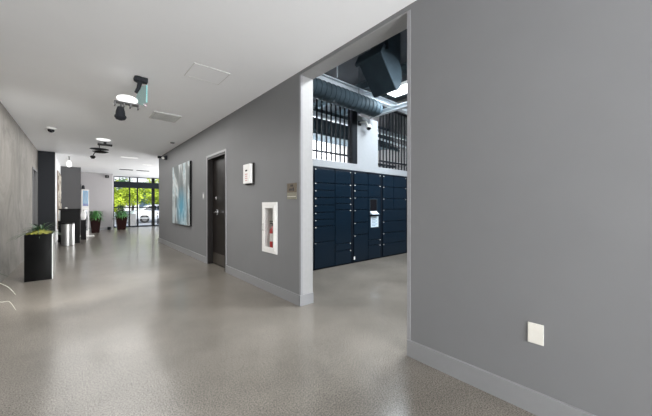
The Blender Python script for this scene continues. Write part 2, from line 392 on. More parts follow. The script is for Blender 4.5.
locker('parcel_locker', 'leftmost navy parcel locker bank with many narrow shelves of doors', 3.47, 4.60, 4.09,
       [0.03, 0.557, 0.877, 1.017, 1.16, 1.31, 1.463, 1.614, 1.762, 2.05], [0.03, 0.325, 0.477, 1.211, 1.345, 1.478, 1.765, 2.05])
L2 = locker('parcel_locker', 'middle navy parcel locker bank holding the screen and pale notice', 4.605, 5.64, 5.15,
       [0.03, 0.631, 0.914, 1.205, 1.488, 1.648, 1.78, 2.05], [0.03, 0.347, 0.477, 1.50, 1.79, 2.05], cutr=0.477)
L3 = locker('parcel_locker', 'rightmost navy parcel locker bank with wide lower doors', 5.645, 6.74, 6.15,
       [1.203, 1.48, 1.773, 2.05], [1.203, 1.48, 1.773, 2.05], wide=[0.03, 0.344, 0.614, 0.903, 1.203])
struct('trim_4', box(B(), 6.745, 8.95, YL+0.02, YL+0.1, 0.0005, 2.09), M['navy2'], 'dark filler beyond the lockers', 'trim')
# control station inside middle bank
mk('control_panel', box(B(), 5.158, 5.612, YL-0.008, YL+0.011, 0.484, 1.493, 0.003), M['navy'], L2)
sc = mk('screen_recess', box(B(), 5.20, 5.46, YL-0.014, YL-0.0085, 1.13, 1.455, 0.002), M['screen'], L2)
k = B(); box(k, 5.195, 5.205, YL-0.022, YL-0.009, 1.10, 1.46); box(k, 5.455, 5.465, YL-0.022, YL-0.009, 1.10, 1.46); box(k, 5.205, 5.455, YL-0.022, YL-0.009, 1.45, 1.46)
mk('screen_bezel', k, M['duct'], L2)
k = B(); prism(k, [(YL-0.09, 1.09), (YL-0.009, 1.09), (YL-0.009, 1.17)], 5.21, 5.45, 'x')
mk('scanner_shelf', k, M['paper'], L2)
nt_ = mk('notice', box(B(), 5.245, 5.525, YL-0.012, YL-0.0085, 0.78, 1.04), M['paper'], L2)
k = B()
for i in range(6): box(k, 5.28, 5.28+(0.2 if i % 2 else 0.13), YL-0.0135, YL-0.0122, 0.81+i*0.036, 0.822+i*0.036)
mk('print', k, M['facade'], nt_)
mk('sticker', box(B(), 4.66, 4.70, YL-0.011, YL-0.0085, 0.08, 0.15), M['enamel'], L2)

# ================================================================ RAILINGS ABOVE LOCKERS
def railing(label, x0, x1, step=0.132, top=3.75):
    t = thing('railing', label, 'railing', ((x0+x1)/2, 4.53, 2.246), group='black railings above the lockers')
    x = x0
    while x < x1+0.001:
        mk('bar', box(B(), x-0.013, x+0.013, 4.518, 4.544, 2.247, top), M['bar'], t); x += step
    mk('rail', box(B(), x0-0.02, x1+0.02, 4.508, 4.554, 2.40, 2.435), M['bar'], t)
    mk('rail', box(B(), x0-0.02, x1+0.02, 4.508, 4.554, top, top+0.04), M['bar'], t)
    return t
railing('black steel railing left of the pale wall panel', 3.00, 4.62)
railing('black steel railing right of the pale wall panel', 5.70, 7.55)
solo('steel_post', box(B(), 4.68, 4.835, 4.50, 4.62, 2.246, 3.60), M['bar'], 'dark square post at the left edge of the pale panel', 'post', (4.757, 4.56, 2.246))

# ================================================================ PARCEL ROOM CEILING SERVICES
d = thing('spiral_duct', 'round dark spiral duct running above the left railing', 'duct', (4.0, 4.16, 3.47))
pts, rs = [], []
x = 2.4
while x < 5.02:
    for dx, r in ((0, 0.172), (0.085, 0.172), (0.095, 0.182), (0.105, 0.182), (0.115, 0.172)): pts.append((x+dx, 4.14, 3.48)); rs.append(r)
    x += 0.12
mk('duct_body', tube(B(), pts, rs, 28), M['duct'], d, True)
k = B(); tube(k, [(5.04, 4.14, 3.48), (5.16, 4.14, 3.48)], [0.17, 0.12], 28); mk('duct_end', k, M['duct'], d, True)
for xx in (3.3, 4.5):
    mk('hanger', tube(B(), [(xx, 4.14, 3.65), (xx, 4.14, 5.2)], 0.006, 6), M['duct'], d)
def ibeam(bm, p, q, w, h):
    p, q = Vector(p), Vector(q); dd = (q-p).normalized(); L = (q-p).length
    R = Matrix((dd, Vector((0, 0, 1)).cross(dd), Vector((0, 0, 1)))).transposed()
    c = (p+q)/2
    for oz, ww, hh in ((h/2-0.01, w, 0.02), (-h/2+0.01, w, 0.02), (0, 0.015, h-0.04)):
        box(bm, c.x-L/2, c.x+L/2, c.y-ww/2, c.y+ww/2, c.z+oz-hh/2, c.z+oz+hh/2) if abs(dd.x) > 0.9 else box(bm, c.x-ww/2, c.x+ww/2, c.y-L/2, c.y+L/2, c.z+oz-hh/2, c.z+oz+hh/2)
    return bm
solo('steel_beam', ibeam(B(), (2.4, 4.22, 3.76), (8.9, 4.22, 3.76), 0.12, 0.13), M['beam'], 'long pale steel beam just above the spiral duct', 'beam', (5.6, 4.22, 3.76))
solo('steel_beam', ibeam(B(), (5.25, 2.4, 3.44), (5.25, 4.46, 3.44), 0.10, 0.10), M['beam'], 'short pale steel beam meeting the top of the pale panel', 'beam', (5.25, 3.4, 3.44))
solo('steel_beam', ibeam(B(), (2.4, 3.1, 4.85), (8.9, 3.1, 4.85), 0.12, 0.16), M['duct'], 'dark roof beam above the large duct', 'beam', (5.6, 3.1, 4.85))
solo('steel_beam', ibeam(B(), (4.0, 2.35, 4.35), (8.9, 2.35, 4.35), 0.07, 0.10), M['beam'], 'pale conduit rail high at the near edge of the opening', 'beam', (6.4, 2.35, 4.35))
for i, (px, lab) in enumerate(((3.2, 'dark ceiling joist nearest the corridor wall'), (6.6, 'dark ceiling joist beyond the large duct'), (7.9, 'dark ceiling joist farthest from the corridor'))):
    solo('ceiling_joist', ibeam(B(), (px, -1.9, 4.98), (px, 8.9, 4.98), 0.12, 0.25), M['duct'], lab, 'joist', (px, 3.5, 4.98), group='dark ceiling joists')
# large dark rectangular duct with a rounded elbow
def rectduct(bm, path, w, h, side):
    rings = []; n = len(path)
    for i, p in enumerate(path):
        p = Vector(p); dd = (Vector(path[min(i+1, n-1)])-Vector(path[max(i-1, 0)])).normalized()
        s_ = Vector(side); u = dd.cross(s_).normalized()
        rings.append([bm.verts.new(p+s_*a*w/2+u*b*h/2) for a, b in ((-1, -1), (1, -1), (1, 1), (-1, 1))])
    for i in range(n-1):
        for k in range(4): bm.faces.new((rings[i][k], rings[i][(k+1) % 4], rings[i+1][(k+1) % 4], rings[i+1][k]))
    bm.faces.new(rings[0]); bm.faces.new(rings[-1][::-1]); bmesh.ops.recalc_face_normals(bm, faces=bm.faces[:])
    return bm
d = thing('air_duct', 'large dark rectangular air duct hanging in the opening', 'duct', (4.8, 3.4, 3.9))
k = B(); prism(k, [(4.16, 4.08), (4.62, 3.54), (4.70, 3.56), (4.77, 3.64), (4.82, 3.80), (4.81, 3.98), (4.74, 4.12), (4.60, 4.22), (4.42, 4.26), (4.24, 4.20)], 3.28, 3.84, 'y')
bmesh.ops.bevel(k, geom=k.edges[:], offset=0.012, segments=1, affect='EDGES')
mk('duct_body', k, M['duct'], d)
k = B(); prism(k, [(4.10, 4.07), (4.14, 4.03), (4.25, 4.22), (4.20, 4.27)], 3.24, 3.88, 'y'); mk('flange', k, M['duct'], d)
k = B(); box(k, 4.45, 4.85, 3.34, 3.78, 4.18, 5.19); mk('riser', k, M['duct'], d)
for sx in (4.32, 4.88):
    mk('hanger', tube(B(), [(sx, 3.86, 3.9), (sx, 3.86, 5.2)], 0.007, 6), M['duct'], d)
solo('conduit', tube(B(), [(2.5, 3.75, 4.3), (3.6, 3.9, 4.3), (4.6, 4.1, 4.6), (8.8, 4.1, 4.6)], 0.018, 8), M['duct'], 'dark conduit crossing behind the large air duct', 'pipe', (5, 3.8, 4.3))
solo('hanging_rod', tube(B(), [(3.83, 4.1, 3.82), (3.83, 4.1, 5.2)], 0.012, 8), M['beam'], 'thin pale rod dropping to the long steel beam', 'rod', (3.83, 4.1, 3.82))
def panel_light(label, x0, x1, y0, y1, z):
    t = thing('ceiling_light', label, 'light', ((x0+x1)/2, (y0+y1)/2, z), group='parcel room panel lights')
    mk('housing', box(B(), x0, x1, y0, y1, z+0.005, z+0.06, 0.004), M['grille'], t)
    mk('diffuser', box(B(), x0+0.02, x1-0.02, y0+0.02, y1-0.02, z-0.004, z+0.0045), M['lampc'], t)
    for yy in (y0+0.15, y1-0.15): mk('cable', tube(B(), [((x0+x1)/2, yy, z+0.06), ((x0+x1)/2, yy, 5.2)], 0.005, 6), M['duct'], t)
    return t
pl = panel_light('glowing white panel light beside the large air duct', 5.02, 5.48, 2.7, 3.92, 3.78)

# background behind the railings
solo('air_duct', box(B(), 2.5, 8.9, 6.6, 7.4, 3.45, 4.2, 0.03), M['duct'], 'wide dark duct far behind the railings', 'duct', (5.7, 7.0, 3.45))
for i, (yy, zz) in enumerate(((5.5, 3.55), (6.2, 3.35))):
    solo('steel_beam', ibeam(B(), (2.5, yy, zz), (8.9, yy, zz), 0.1, 0.12), M['beam' if i == 0 else 'duct'], ('pale steel beam just behind the railings', 'darker steel beam deeper behind the railings')[i], 'beam', (5.7, yy, zz))
solo('pipe', tube(B(), [(5.9, 5.2, 3.25), (8.9, 5.2, 3.1)], 0.03, 10), M['beam'], 'pale pipe sagging behind the right railing', 'pipe', (7.4, 5.2, 3.2), smooth=True)
solo('storage_shelf', box(B(), 6.3, 7.6, 5.4, 5.9, 2.5, 2.56, 0.004), M['navy2'], 'dark shelf behind the right railing', 'shelf', (6.95, 5.65, 2.5))
struct('floor', box(B(), 2.362, 8.99, 4.98, 8.99, 2.15, 2.245), M['white'], 'upper floor slab behind the railings', 'floor')
# storage on it
# security camera on pale panel
def camera_thing(label, c, facing, s=1.0):
    t = thing('security_camera', label, 'camera', c, group='security cameras')
    c = Vector(c); f_ = Vector(facing).normalized()
    a, b = frame_for(f_)
    mk('wall_mount', tube(B(), [c, c+f_*0.03*s], 0.045*s, 16), M['char'], t, True)
    tip = c+f_*0.16*s
    mk('arm', tube(B(), [c+f_*0.03*s, tip], 0.018*s, 10), M['char'], t, True)
    hd = mk('camera_head', ball(B(), tip-Vector((0, 0, 0.03*s)), 0.07*s), M['grille'], t, True)
    mk('lens', ball(B(), tip-Vector((0, 0, 0.055*s))+f_*0.02*s, 0.052*s), M['screen'], hd, True)
    return t
t = thing('security_camera', 'dark round camera on an arm fixed to the pale panel', 'camera', (4.90, 4.50, 3.20))
mk('wall_mount', box(B(), 4.86, 4.94, 4.47, 4.4995, 3.15, 3.25, 0.005), M['char'], t)
mk('arm', tube(B(), [(4.90, 4.48, 3.22), (4.98, 4.36, 3.22), (5.02, 4.34, 3.16)], 0.018, 10), M['grille'], t, True)
hd = mk('camera_head', lathe(B(), [(0.0, 0.05), (0.05, 0.045), (0.065, 0.02), (0.065, -0.02)], (5.04, 4.33, 3.11)), M['grille'], t, True)
mk('lens', ball(B(), (5.04, 4.33, 3.09), 0.055), M['screen'], hd, True)

# ================================================================ CORRIDOR WALL FITTINGS
# painting
p = thing('painting', 'large unframed abstract canvas with teal and white swirls', 'painting', (XR, 8.61, 0.78))
k = B(); box(k, XR-0.055, XR-0.001, 7.74, 9.48, 0.78, 2.44, 0.003)
mk('canvas_edge', k, M['black'], p)
cv = bpy.data.meshes.new('canvas'); k = B(); box(k, XR-0.060, XR-0.0552, 7.742, 9.478, 0.782, 2.438)
mk('canvas', k, M['art'], p)
# switch by the door
t = thing('light_switch', 'pale grey switch plate on the wall beyond the dark door', 'switch', (XR, 6.82, 1.5))
mk('plate', box(B(), XR-0.007, XR-0.0005, 6.76, 6.88, 1.44, 1.60, 0.003), M['base'], t)
mk('rocker', box(B(), XR-0.011, XR-0.007, 6.79, 6.85, 1.48, 1.56, 0.002), M['grille'], t)
# alarm box
t = thing('alarm_box', 'small white wall alarm box above the extinguisher cabinet', 'alarm', (XR, 4.43, 1.66))
mk('housing', box(B(), XR-0.075, XR-0.0005, 4.31, 4.56, 1.665, 1.985, 0.008), M['enamel'], t)
mk('back_box', box(B(), XR-0.030, XR-0.0005, 4.285, 4.575, 1.645, 2.0, 0.004), M['bronze'], t)
mk('sensor', box(B(), XR-0.080, XR-0.0752, 4.40, 4.47, 1.865, 1.89, 0.002), M['ink'], t)
k = B()
for i in range(4): box(k, XR-0.078, XR-0.0752, 4.40-0.01*(i % 2), 4.47+0.01*(i % 2), 1.71+i*0.034, 1.722+i*0.034)
mk('print', k, M['pink'], t)
# placard
t = thing('room_placard', 'small bronze room placard at the edge of the wide opening', 'sign', (XR, 3.2, 1.39))
mk('plate', box(B(), XR-0.008, XR-0.0005, 3.09, 3.31, 1.475, 1.60, 0.002), M['brz'], t)
mk('insert', box(B(), XR-0.008, XR-0.0005, 3.09, 3.31, 1.385, 1.474, 0.002), M['olive'], t)
k = B()
for (ya, yb, za, zb) in ((3.20, 3.225, 1.555, 1.58), (3.17, 3.19, 1.555, 1.58), (3.24, 3.255, 1.50, 1.53), (3.215, 3.23, 1.50, 1.53), (3.19, 3.205, 1.50, 1.53), (3.145, 3.175, 1.495, 1.54)):
    box(k, XR-0.0105, XR-0.008, ya, yb, za, zb)
mk('raised_marks', k, M['ink'], t)
mk('insert_edge', box(B(), XR-0.011, XR-0.008, 3.10, 3.30, 1.418, 1.424), M['plate'], t)
# extinguisher cabinet
t = thing('extinguisher_cabinet', 'white recessed wall cabinet with a tall glass door', 'cabinet', (XR, 3.8, 0.59))
k = B()
box(k, XR+0.14, XR+0.15, cy0+0.005, cy1-0.005, cz0+0.005, cz1-0.005)
box(k, XR, XR+0.14, cy0+0.004, cy0+0.012, cz0+0.005, cz1-0.005); box(k, XR, XR+0.14, cy1-0.012, cy1-0.004, cz0+0.005, cz1-0.005)
box(k, XR, XR+0.14, cy0+0.012, cy1-0.012, cz0+0.004, cz0+0.012); box(k, XR, XR+0.14, cy0+0.012, cy1-0.012, cz1-0.012, cz1-0.004)
mk('cabinet_body', k, M['enamel'], t)
def ringbox(k, xa, xb, oy0, oy1, oz0, oz1, b, bz=None):
    bz = bz or b
    box(k, xa, xb, oy0, oy0+b, oz0, oz1); box(k, xa, xb, oy1-b, oy1, oz0, oz1); box(k, xa, xb, oy0+b, oy1-b, oz0, oz0+bz); box(k, xa, xb, oy0+b, oy1-b, oz1-bz, oz1)
k = B(); ringbox(k, XR-0.012, XR-0.0005, 3.575, 4.015, 0.59, 1.35, 0.04)
mk('trim_frame', k, M['enamel'], t)
k = B(); ringbox(k, XR-0.02, XR-0.006, 3.617, 3.973, 0.632, 1.308, 0.052, 0.045)
dr = mk('cabinet_door', k, M['enamel'], t)
mk('pane', box(B(), XR-0.013, XR-0.010, 3.67, 3.92, 0.678, 1.262), M['glass'], dr)
k = B(); tube(k, [(XR-0.02, 3.955, 0.92), (XR-0.045, 3.955, 0.93), (XR-0.045, 3.955, 1.01), (XR-0.02, 3.955, 1.02)], 0.006)
mk('door_pull', k, M['steel'], dr, True)
t = thing('fire_extinguisher', 'red fire extinguisher standing inside the white wall cabinet', 'extinguisher', (XR+0.07, 3.77, cz0+0.012))
mk('cylinder', lathe(B(), [(0.03, 0), (0.05, 0.006), (0.052, 0.02), (0.052, 0.27), (0.045, 0.31), (0.022, 0.335), (0.02, 0.35)], (XR+0.07, 3.815, cz0+0.0125)), M['red'], t, True)
mk('label_band', lathe(B(), [(0.0525, 0.12), (0.0525, 0.24)], (XR+0.07, 3.815, cz0+0.0125)), M['enamel'], t, True)
k = B(); tube(k, [(XR+0.07, 3.815, cz0+0.362), (XR+0.07, 3.815, cz0+0.40)], 0.02); box(k, XR+0.055, XR+0.085, 3.79, 3.89, cz0+0.395, cz0+0.41, 0.003); box(k, XR+0.055, XR+0.085, 3.79, 3.90, cz0+0.425, cz0+0.437, 0.003)
mk('valve_handle', k, M['black'], t)
mk('hose', tube(B(), [(XR+0.07, 3.80, cz0+0.38), (XR+0.05, 3.76, cz0+0.36), (XR+0.045, 3.75, cz0+0.25), (XR+0.05, 3.755, cz0+0.12)], 0.009), M['black'], t, True)
# cover plate on near right wall
t = thing('outlet_plate', 'cream blank cover plate low on the near right wall', 'outlet', (XR, 0.493, 0.44))
mk('plate', box(B(), XR-0.007, XR-0.0005, 0.452, 0.534, 0.436, 0.562, 0.003), M['plate'], t)
for zz in (0.462, 0.536): mk('screw', tube(B(), [(XR-0.0072, 0.493, zz), (XR-0.0085, 0.493, zz)], 0.003, 10), M['grille'], t)
# wall security camera
t = thing('security_camera', 'dark box camera high on the corridor wall past the painting', 'camera', (XR, 10.5, 2.85))
mk('wall_mount', box(B(), XR-0.06, XR-0.0005, 10.42, 10.58, 2.80, 2.93, 0.008), M['char'], t)
mk('camera_body', box(B(), XR-0.26, XR-0.06, 10.46, 10.56, 2.83, 2.90, 0.01), M['black'], t)
mk('lens', tube(B(), [(XR-0.13, 10.45, 2.85), (XR-0.13, 10.40, 2.83)], 0.038, 16), M['grille'], t, True)

# ================================================================ CEILING FITTINGS
t = thing('ceiling_vent', 'pale rectangular louvred vent in the corridor ceiling', 'vent', (1.26, 6.3, H))
k = B(); fr = 0.03
box(k, 1.03, 1.50, 6.04, 6.04+fr, H-0.012, H-0.0005); box(k, 1.03, 1.50, 6.56-fr, 6.56, H-0.012, H-0.0005); box(k, 1.03, 1.03+fr, 6.07, 6.53, H-0.012, H-0.0005); box(k, 1.50-fr, 1.50, 6.07, 6.53, H-0.012, H-0.0005)
mk('frame', k, M['grille'], t)
mk('backing', box(B(), 1.06, 1.47, 6.07, 6.53, H-0.003, H-0.0005), M['grille'], t)
k = B(); R = Matrix.Rotation(math.radians(32), 3, 'X')
for i in range(11): box(k, 1.06, 1.47, 6.085+i*0.042-0.016, 6.085+i*0.042+0.016, H-0.0105, H-0.008, rot=R)
mk('slats', k, M['grille'], t)
t = thing('access_panel', 'square white access panel flush in the near ceiling', 'panel', (1.28, 3.9, H))
k = B(); box(k, 1.06, 1.50, 3.68, 4.11, H-0.004, H-0.0005, 0.0015); mk('panel', k, M['ceil'], t)
k = B(); 
for a in ((1.052, 1.06, 3.672, 4.118), (1.50, 1.508, 3.672, 4.118)): box(k, *a, H-0.005, H-0.0005, 0.001)
for a in ((1.06, 1.50, 3.672, 3.68), (1.06, 1.50, 4.11, 4.118)): box(k, *a, H-0.005, H-0.0005, 0.001)
mk('frame', k, M['grille'], t)
t = thing('dome_camera', 'small black dome camera on the ceiling near the left wall', 'camera', (-0.49, 8.87, H))
mk('base_ring', lathe(B(), [(0.09, 0), (0.09, -0.02), (0.075, -0.035), (0.07, -0.036)], (-0.49, 8.87, H-0.0005)), M['grille'], t, True)
mk('dome', ball(B(), (-0.49, 8.87, H-0.045), 0.062, (1, 1, 0.95)), M['screen'], t, True)
solo('smoke_detector', lathe(B(), [(0.055, 0), (0.055, -0.015), (0.04, -0.03), (0.01, -0.032)], (1.93, 8.72, H-0.0005)), M['slotm'], 'small grey ceiling detector near the right wall', 'detector', (1.93, 8.72, H), smooth=True)

# ceiling fixture near
def bracket_fixture(label, X, Yc, near=True):
    t = thing('ceiling_fixture', label, 'light', (X, Yc, H))
    k = B(); lathe(k, [(0.05, 0), (0.06, -0.03), (0.055, -0.06), (0.03, -0.075)], (X-0.02, Yc, H-0.0005), 14); box(k, X+0.02, X+0.085, Yc-0.045, Yc+0.045, H-0.065, H-0.0005, 0.012)
    mk('canopy', k, M['char'], t)
    mk('arm', tube(B(), [(X, Yc, H-0.05), (X-0.02, Yc, H-0.15), (X-0.05, Yc, H-0.22)], [0.03, 0.024, 0.02], 10), M['char'], t, True)
    k = B(); prism(k, [(X+0.0, H-0.12), (X+0.075, H-0.08), (X+0.085, H-0.30), (X+0.05, H-0.37), (X-0.02, H-0.36), (X-0.05, H-0.28)], Yc+0.01, Yc+0.018, 'y')
    pn = mk('clear_panel', k, M['tealglass'], t)
    k = B(); box(k, X+0.072, X+0.084, Yc+0.0085, Yc+0.02, H-0.32, H-0.08); mk('panel_edge', k, M['tealedge'], pn)
    R = Matrix.Rotation(math.radians(35), 3, 'Y'); k = B(); box(k, X+0.035, X+0.08, Yc+0.0085, Yc+0.02, H-0.365, H-0.355, rot=R); mk('panel_edge', k, M['pinkedge'], pn)
    mk('lamp_globe', ball(B(), (X-0.145, Yc, H-0.335), 0.12, (1.0, 0.8, 0.42)), M['lamp'], t, True)
    k = B(); box(k, X-0.29, X-0.02, Yc-0.05, Yc+0.05, H-0.40, H-0.385, 0.003)
    for q in (-0.285, -0.19, -0.12, -0.03): box(k, X+q, X+q+0.014, Yc-0.05, Yc+0.05, H-0.44, H-0.386)
    mk('bracket', k, M['slotm'], t)
    mk('stem', tube(B(), [(X-0.21, Yc, H-0.41), (X-0.215, Yc-0.01, H-0.46)], 0.014), M['slotm'], t, True)
    hd = mk('spot_head', lathe(B(), [(0.0, 0.06), (0.035, 0.055), (0.05, 0.0), (0.055, -0.05), (0.058, -0.06)], (X-0.22, Yc-0.01, H-0.51)), M['char'], t, True)
    mk('spot_rim', lathe(B(), [(0.062, 0.0), (0.068, -0.02), (0.05, -0.05), (0.02, -0.062)], (X-0.22, Yc-0.01, H-0.565)), M['char'], hd, True)
    return t
bracket_fixture('white ceiling lamp with dark canopy, teal clear panel and hanging spot head', 0.62, 4.58)
# farther cluster
t = thing('ceiling_fixture', 'farther ceiling fixture of dark bars and stacked plates', 'light', (0.45, 9.9, H))
mk('lit_disc', lathe(B(), [(0.15, 0), (0.15, -0.012)], (0.47, 9.55, H-0.0005)), M['lamp'], t)
k = B(); box(k, 0.36, 0.68, 9.85, 9.93, H-0.10, H-0.05, 0.01); box(k, 0.49, 0.55, 9.85, 9.93, H-0.05, H-0.0005, 0.005)
mk('cross_bar', k, M['black'], t)
k = B(); lathe(k, [(0.02, 0.02), (0.20, 0.0), (0.21, -0.01), (0.02, -0.025)], (0.40, 9.9, H-0.20)); tube(k, [(0.40, 9.9, H-0.19), (0.40, 9.9, H-0.09)], 0.012)
mk('upper_plate', k, M['char'], t, True)
k = B(); lathe(k, [(0.02, 0.015), (0.15, 0.01), (0.18, 0.0), (0.12, -0.025), (0.03, -0.035)], (0.42, 9.9, H-0.275)); tube(k, [(0.42, 9.9, H-0.26), (0.42, 9.9, H-0.225)], 0.012)
mk('lower_plate', k, M['black'], t, True)
k = B(); tube(k, [(0.30, 9.9, H-0.31), (0.27, 9.9, H-0.38)], 0.01); lathe(k, [(0.02, 0.04), (0.055, 0.02), (0.06, -0.01), (0.03, -0.05)], (0.26, 9.9, H-0.43)); tube(k, [(0.40, 9.9, H-0.30), (0.30, 9.9, H-0.31)], 0.01)
mk('spot_head', k, M['black'], t, True)
# track spot on left
t = thing('track_spotlight', 'small white spotlight hanging near the charcoal wall end', 'light', (-0.29, 13.5, H))
mk('mount', box(B(), -0.32, -0.26, 13.46, 13.54, H-0.03, H-0.0005, 0.004), M['grille'], t)
mk('stem', tube(B(), [(-0.29, 13.5, H-0.03), (-0.29, 13.5, H-0.16)], 0.014), M['slotm'], t, True)
mk('lamp_head', lathe(B(), [(0.03, 0.09), (0.06, 0.05), (0.075, -0.05), (0.05, -0.12), (0.02, -0.14)], (-0.29, 13.5, H-0.25)), M['lamp'], t, True)
# linear lights
lt = None
for (x0, x1, yy, lab) in ((1.08, 1.62, 12.45, 'short glowing strip light in the ceiling beyond the stacked-plate fixture'), (1.98, 2.34, 14.1, 'small glowing strip light nearest the entrance side wall')):
    t = thing('strip_light', lab, 'light', ((x0+x1)/2, yy, H), group='ceiling strip lights')
    mk('frame', box(B(), x0, x1, yy-0.06, yy+0.06, H-0.010, H-0.0005, 0.003), M['enamel'], t)
    mk('diffuser', box(B(), x0+0.02, x1-0.02, yy-0.04, yy+0.04, H-0.014, H-0.0102), M['lamp'], t)
for (x0, x1, lab) in ((1.43, 1.97, 'black slot diffuser in the lobby ceiling, left one'), (2.12, 2.66, 'black slot diffuser in the lobby ceiling, right one')):
    t = thing('slot_diffuser', lab, 'vent', ((x0+x1)/2, 16.8, H), group='lobby slot diffusers')
    mk('frame', box(B(), x0, x1, 16.66, 16.94, H-0.008, H-0.0005, 0.002), M['black'], t)
    mk('slot', box(B(), x0+0.02, x1-0.02, 16.69, 16.91, H-0.010, H-0.0082), M['black'], t)

# ================================================================ PLANTERS
def planter(x0, x1, y0_, y1_, h, label, seed, loc_y=None, group='tall black planters', pale=False):
    rnd = random.Random(seed)
    t = thing('planter', label, 'planter', ((x0+x1)/2, (y0_+y1_)/2, 0), group=group)
    k = B(); th = 0.015
    box(k, x0, x1, y0_, y0_+th, 0.001, h, 0.002); box(k, x0, x1, y1_-th, y1_, 0.001, h, 0.002)
    box(k, x0, x0+th, y0_+th, y1_-th, 0.001, h); box(k, x1-th, x1, y0_+th, y1_-th, 0.001, h); box(k, x0+th, x1-th, y0_+th, y1_-th, 0.001, 0.02)
    mk('pot', k, M['gloss'], t)
    mk('side_reflection_panel', box(B(), x1+0.0005, x1+0.012, y0_+0.004, y1_-0.004, 0.004, h-0.003), M['side_refl'], t)['label'] = 'side panel coloured pale as a reflection of the lobby'  # pale sheet stands in for a grazing reflection on the gloss side
    k = B(); n = 12
    vs = [[k.verts.new((x0+th+(x1-x0-2*th)*i/n, y0_+th+(y1_-y0_-2*th)*j/n, h-0.01+rnd.uniform(0, 0.03)+0.05*math.sin(PI*i/n)*math.sin(PI*j/n))) for j in range(n+1)] for i in range(n+1)]
    for i in range(n):
        for j in range(n): k.faces.new((vs[i][j], vs[i+1][j], vs[i+1][j+1], vs[i][j+1]))
    mk('moss', k, M['soil'], t)
    cx, cy = (x0+x1)/2, (y0_+y1_)/2
    k = B()
    for i in range(60):
        a = rnd.uniform(0, 2*PI); el = rnd.uniform(0.15, 1.2)
        dd = (math.cos(a)*math.cos(el), math.sin(a)*math.cos(el), math.sin(el))
        L = rnd.uniform(0.24, 0.48)
        if cx+dd[0]*L < XL+0.02: L = max(0.1, (XL+0.02-cx)/dd[0]*0.95)
        leaf(k, (cx+rnd.uniform(-.04, .04), cy+rnd.uniform(-.04, .04), h+0.005), dd, L, 0.017, 0.5)
    mk('foliage', k, M['leafd'], t)
    k = B()
    for i in range(70):
        px, py = rnd.uniform(x0+.02, x1-.02), rnd.uniform(y0_+.02, y1_-.02)
        a = rnd.uniform(0, 2*PI)
        leaf(k, (px, py, h), (math.cos(a)*.7, math.sin(a)*.7, .7), rnd.uniform(.04, .08), 0.008, 0.3, n=3)
    mk('ground_cover', k, M['soil'], t)
    return t
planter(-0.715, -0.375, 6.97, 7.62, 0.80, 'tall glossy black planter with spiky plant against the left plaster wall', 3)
# near planter: only the tips of its long pale leaves reach into the picture
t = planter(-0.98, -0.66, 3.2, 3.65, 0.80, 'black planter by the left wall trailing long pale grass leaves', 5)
k = B()
def smooth_path(P_, n=5):
    P_ = [Vector(p) for p in P_]; Q = [P_[0]]+P_+[P_[-1]]; out = []
    for i in range(1, len(Q)-2):
        for j in range(n):
            t_ = j/n; a, b, c, d_ = Q[i-1:i+3]
            out.append(0.5*((2*b)+(c-a)*t_+(2*a-5*b+4*c-d_)*t_*t_+(3*b-a-3*c+d_)*t_**3))
    return out+[P_[-1]]
for pp in ([(-.80, 3.60, .80), (-.79, 4.0, .86), (-.72, 4.4, .62), (-.65, 4.6, .468), (-.59, 4.62, .405), (-.533, 4.6, .316)],
           [(-.76, 3.60, .80), (-.73, 4.0, .74), (-.66, 4.3, .40), (-.62, 4.4, .31), (-.56, 4.42, .295), (-.51, 4.4, .20)],
           [(-.85, 3.40, .80), (-.80, 3.1, 1.0), (-.70, 2.8, .95), (-.6, 2.6, .7)]):
    q = smooth_path(pp); tube(k, q, [0.0035*(1-(i/len(q)))**0.5+0.001 for i in range(len(q))], 6)
mk('trailing_leaves', k, M['leafp'], t)

def tapered_pot(label, c, wt, wb, h, seed, fol, r, fz, group='brown pots by the entrance'):
    rnd = random.Random(seed)
    t = thing('potted_plant', label, 'plant', c, group=group)
    x, y, _ = c
    k = B(); prof = []
    vs = []
    for (w_, z) in ((wb, 0.001), (wt, h), (wt-0.03, h), (wt-0.04, h-0.06)):
        vs.append([k.verts.new((x+sx*w_/2, y+sy*w_/2, z)) for sx, sy in ((-1, -1), (1, -1), (1, 1), (-1, 1))])
    for a, b in zip(vs[:-1], vs[1:]):
        for i in range(4): k.faces.new((a[i], a[(i+1) % 4], b[(i+1) % 4], b[i]))
    k.faces.new(vs[0][::-1]); k.faces.new(vs[-1])
    mk('pot', k, M['pot'], t)
    k = B()
    for i in range(5):
        a = rnd.uniform(0, 6.28); tube(k, [(x, y, h-0.06), (x+math.cos(a)*0.06, y+math.sin(a)*0.06, h+fz*0.6)], 0.008, 6)
    mk('stem', k, M['bark'], t)
    k = B()
    for i in range(220):
        a = rnd.uniform(0, 6.28); q = rnd.random()**.5*r; zz = h+rnd.uniform(-0.02, fz)
        el = rnd.uniform(-0.1, 1.0)
        leaf(k, (x+math.cos(a)*q*0.7, y+math.sin(a)*q*0.7, zz*0.9+0.05), (math.cos(a)*math.cos(el), math.sin(a)*math.cos(el), math.sin(el)), rnd.uniform(0.14, 0.27), 0.03, 0.9, n=4)
    mk('foliage', k, M[fol], t)
    return t
tapered_pot('leafy green plant in a brown pot before the pale end wall', (0.56, 17.5, 0), 0.42, 0.28, 0.72, 11, 'leafg', 0.22, 0.36)
tapered_pot('leafy green plant in a brown pot beside the glazed entrance', (1.70, 18.95, 0), 0.50, 0.36, 0.72, 12, 'leafg', 0.30, 0.30)
tt = tapered_pot('tall dark leafy plant behind the brown pot at the entrance', (1.80, 20.3, 0), 0.32, 0.26, 0.6, 13, 'leafd', 0.12, 0.85)

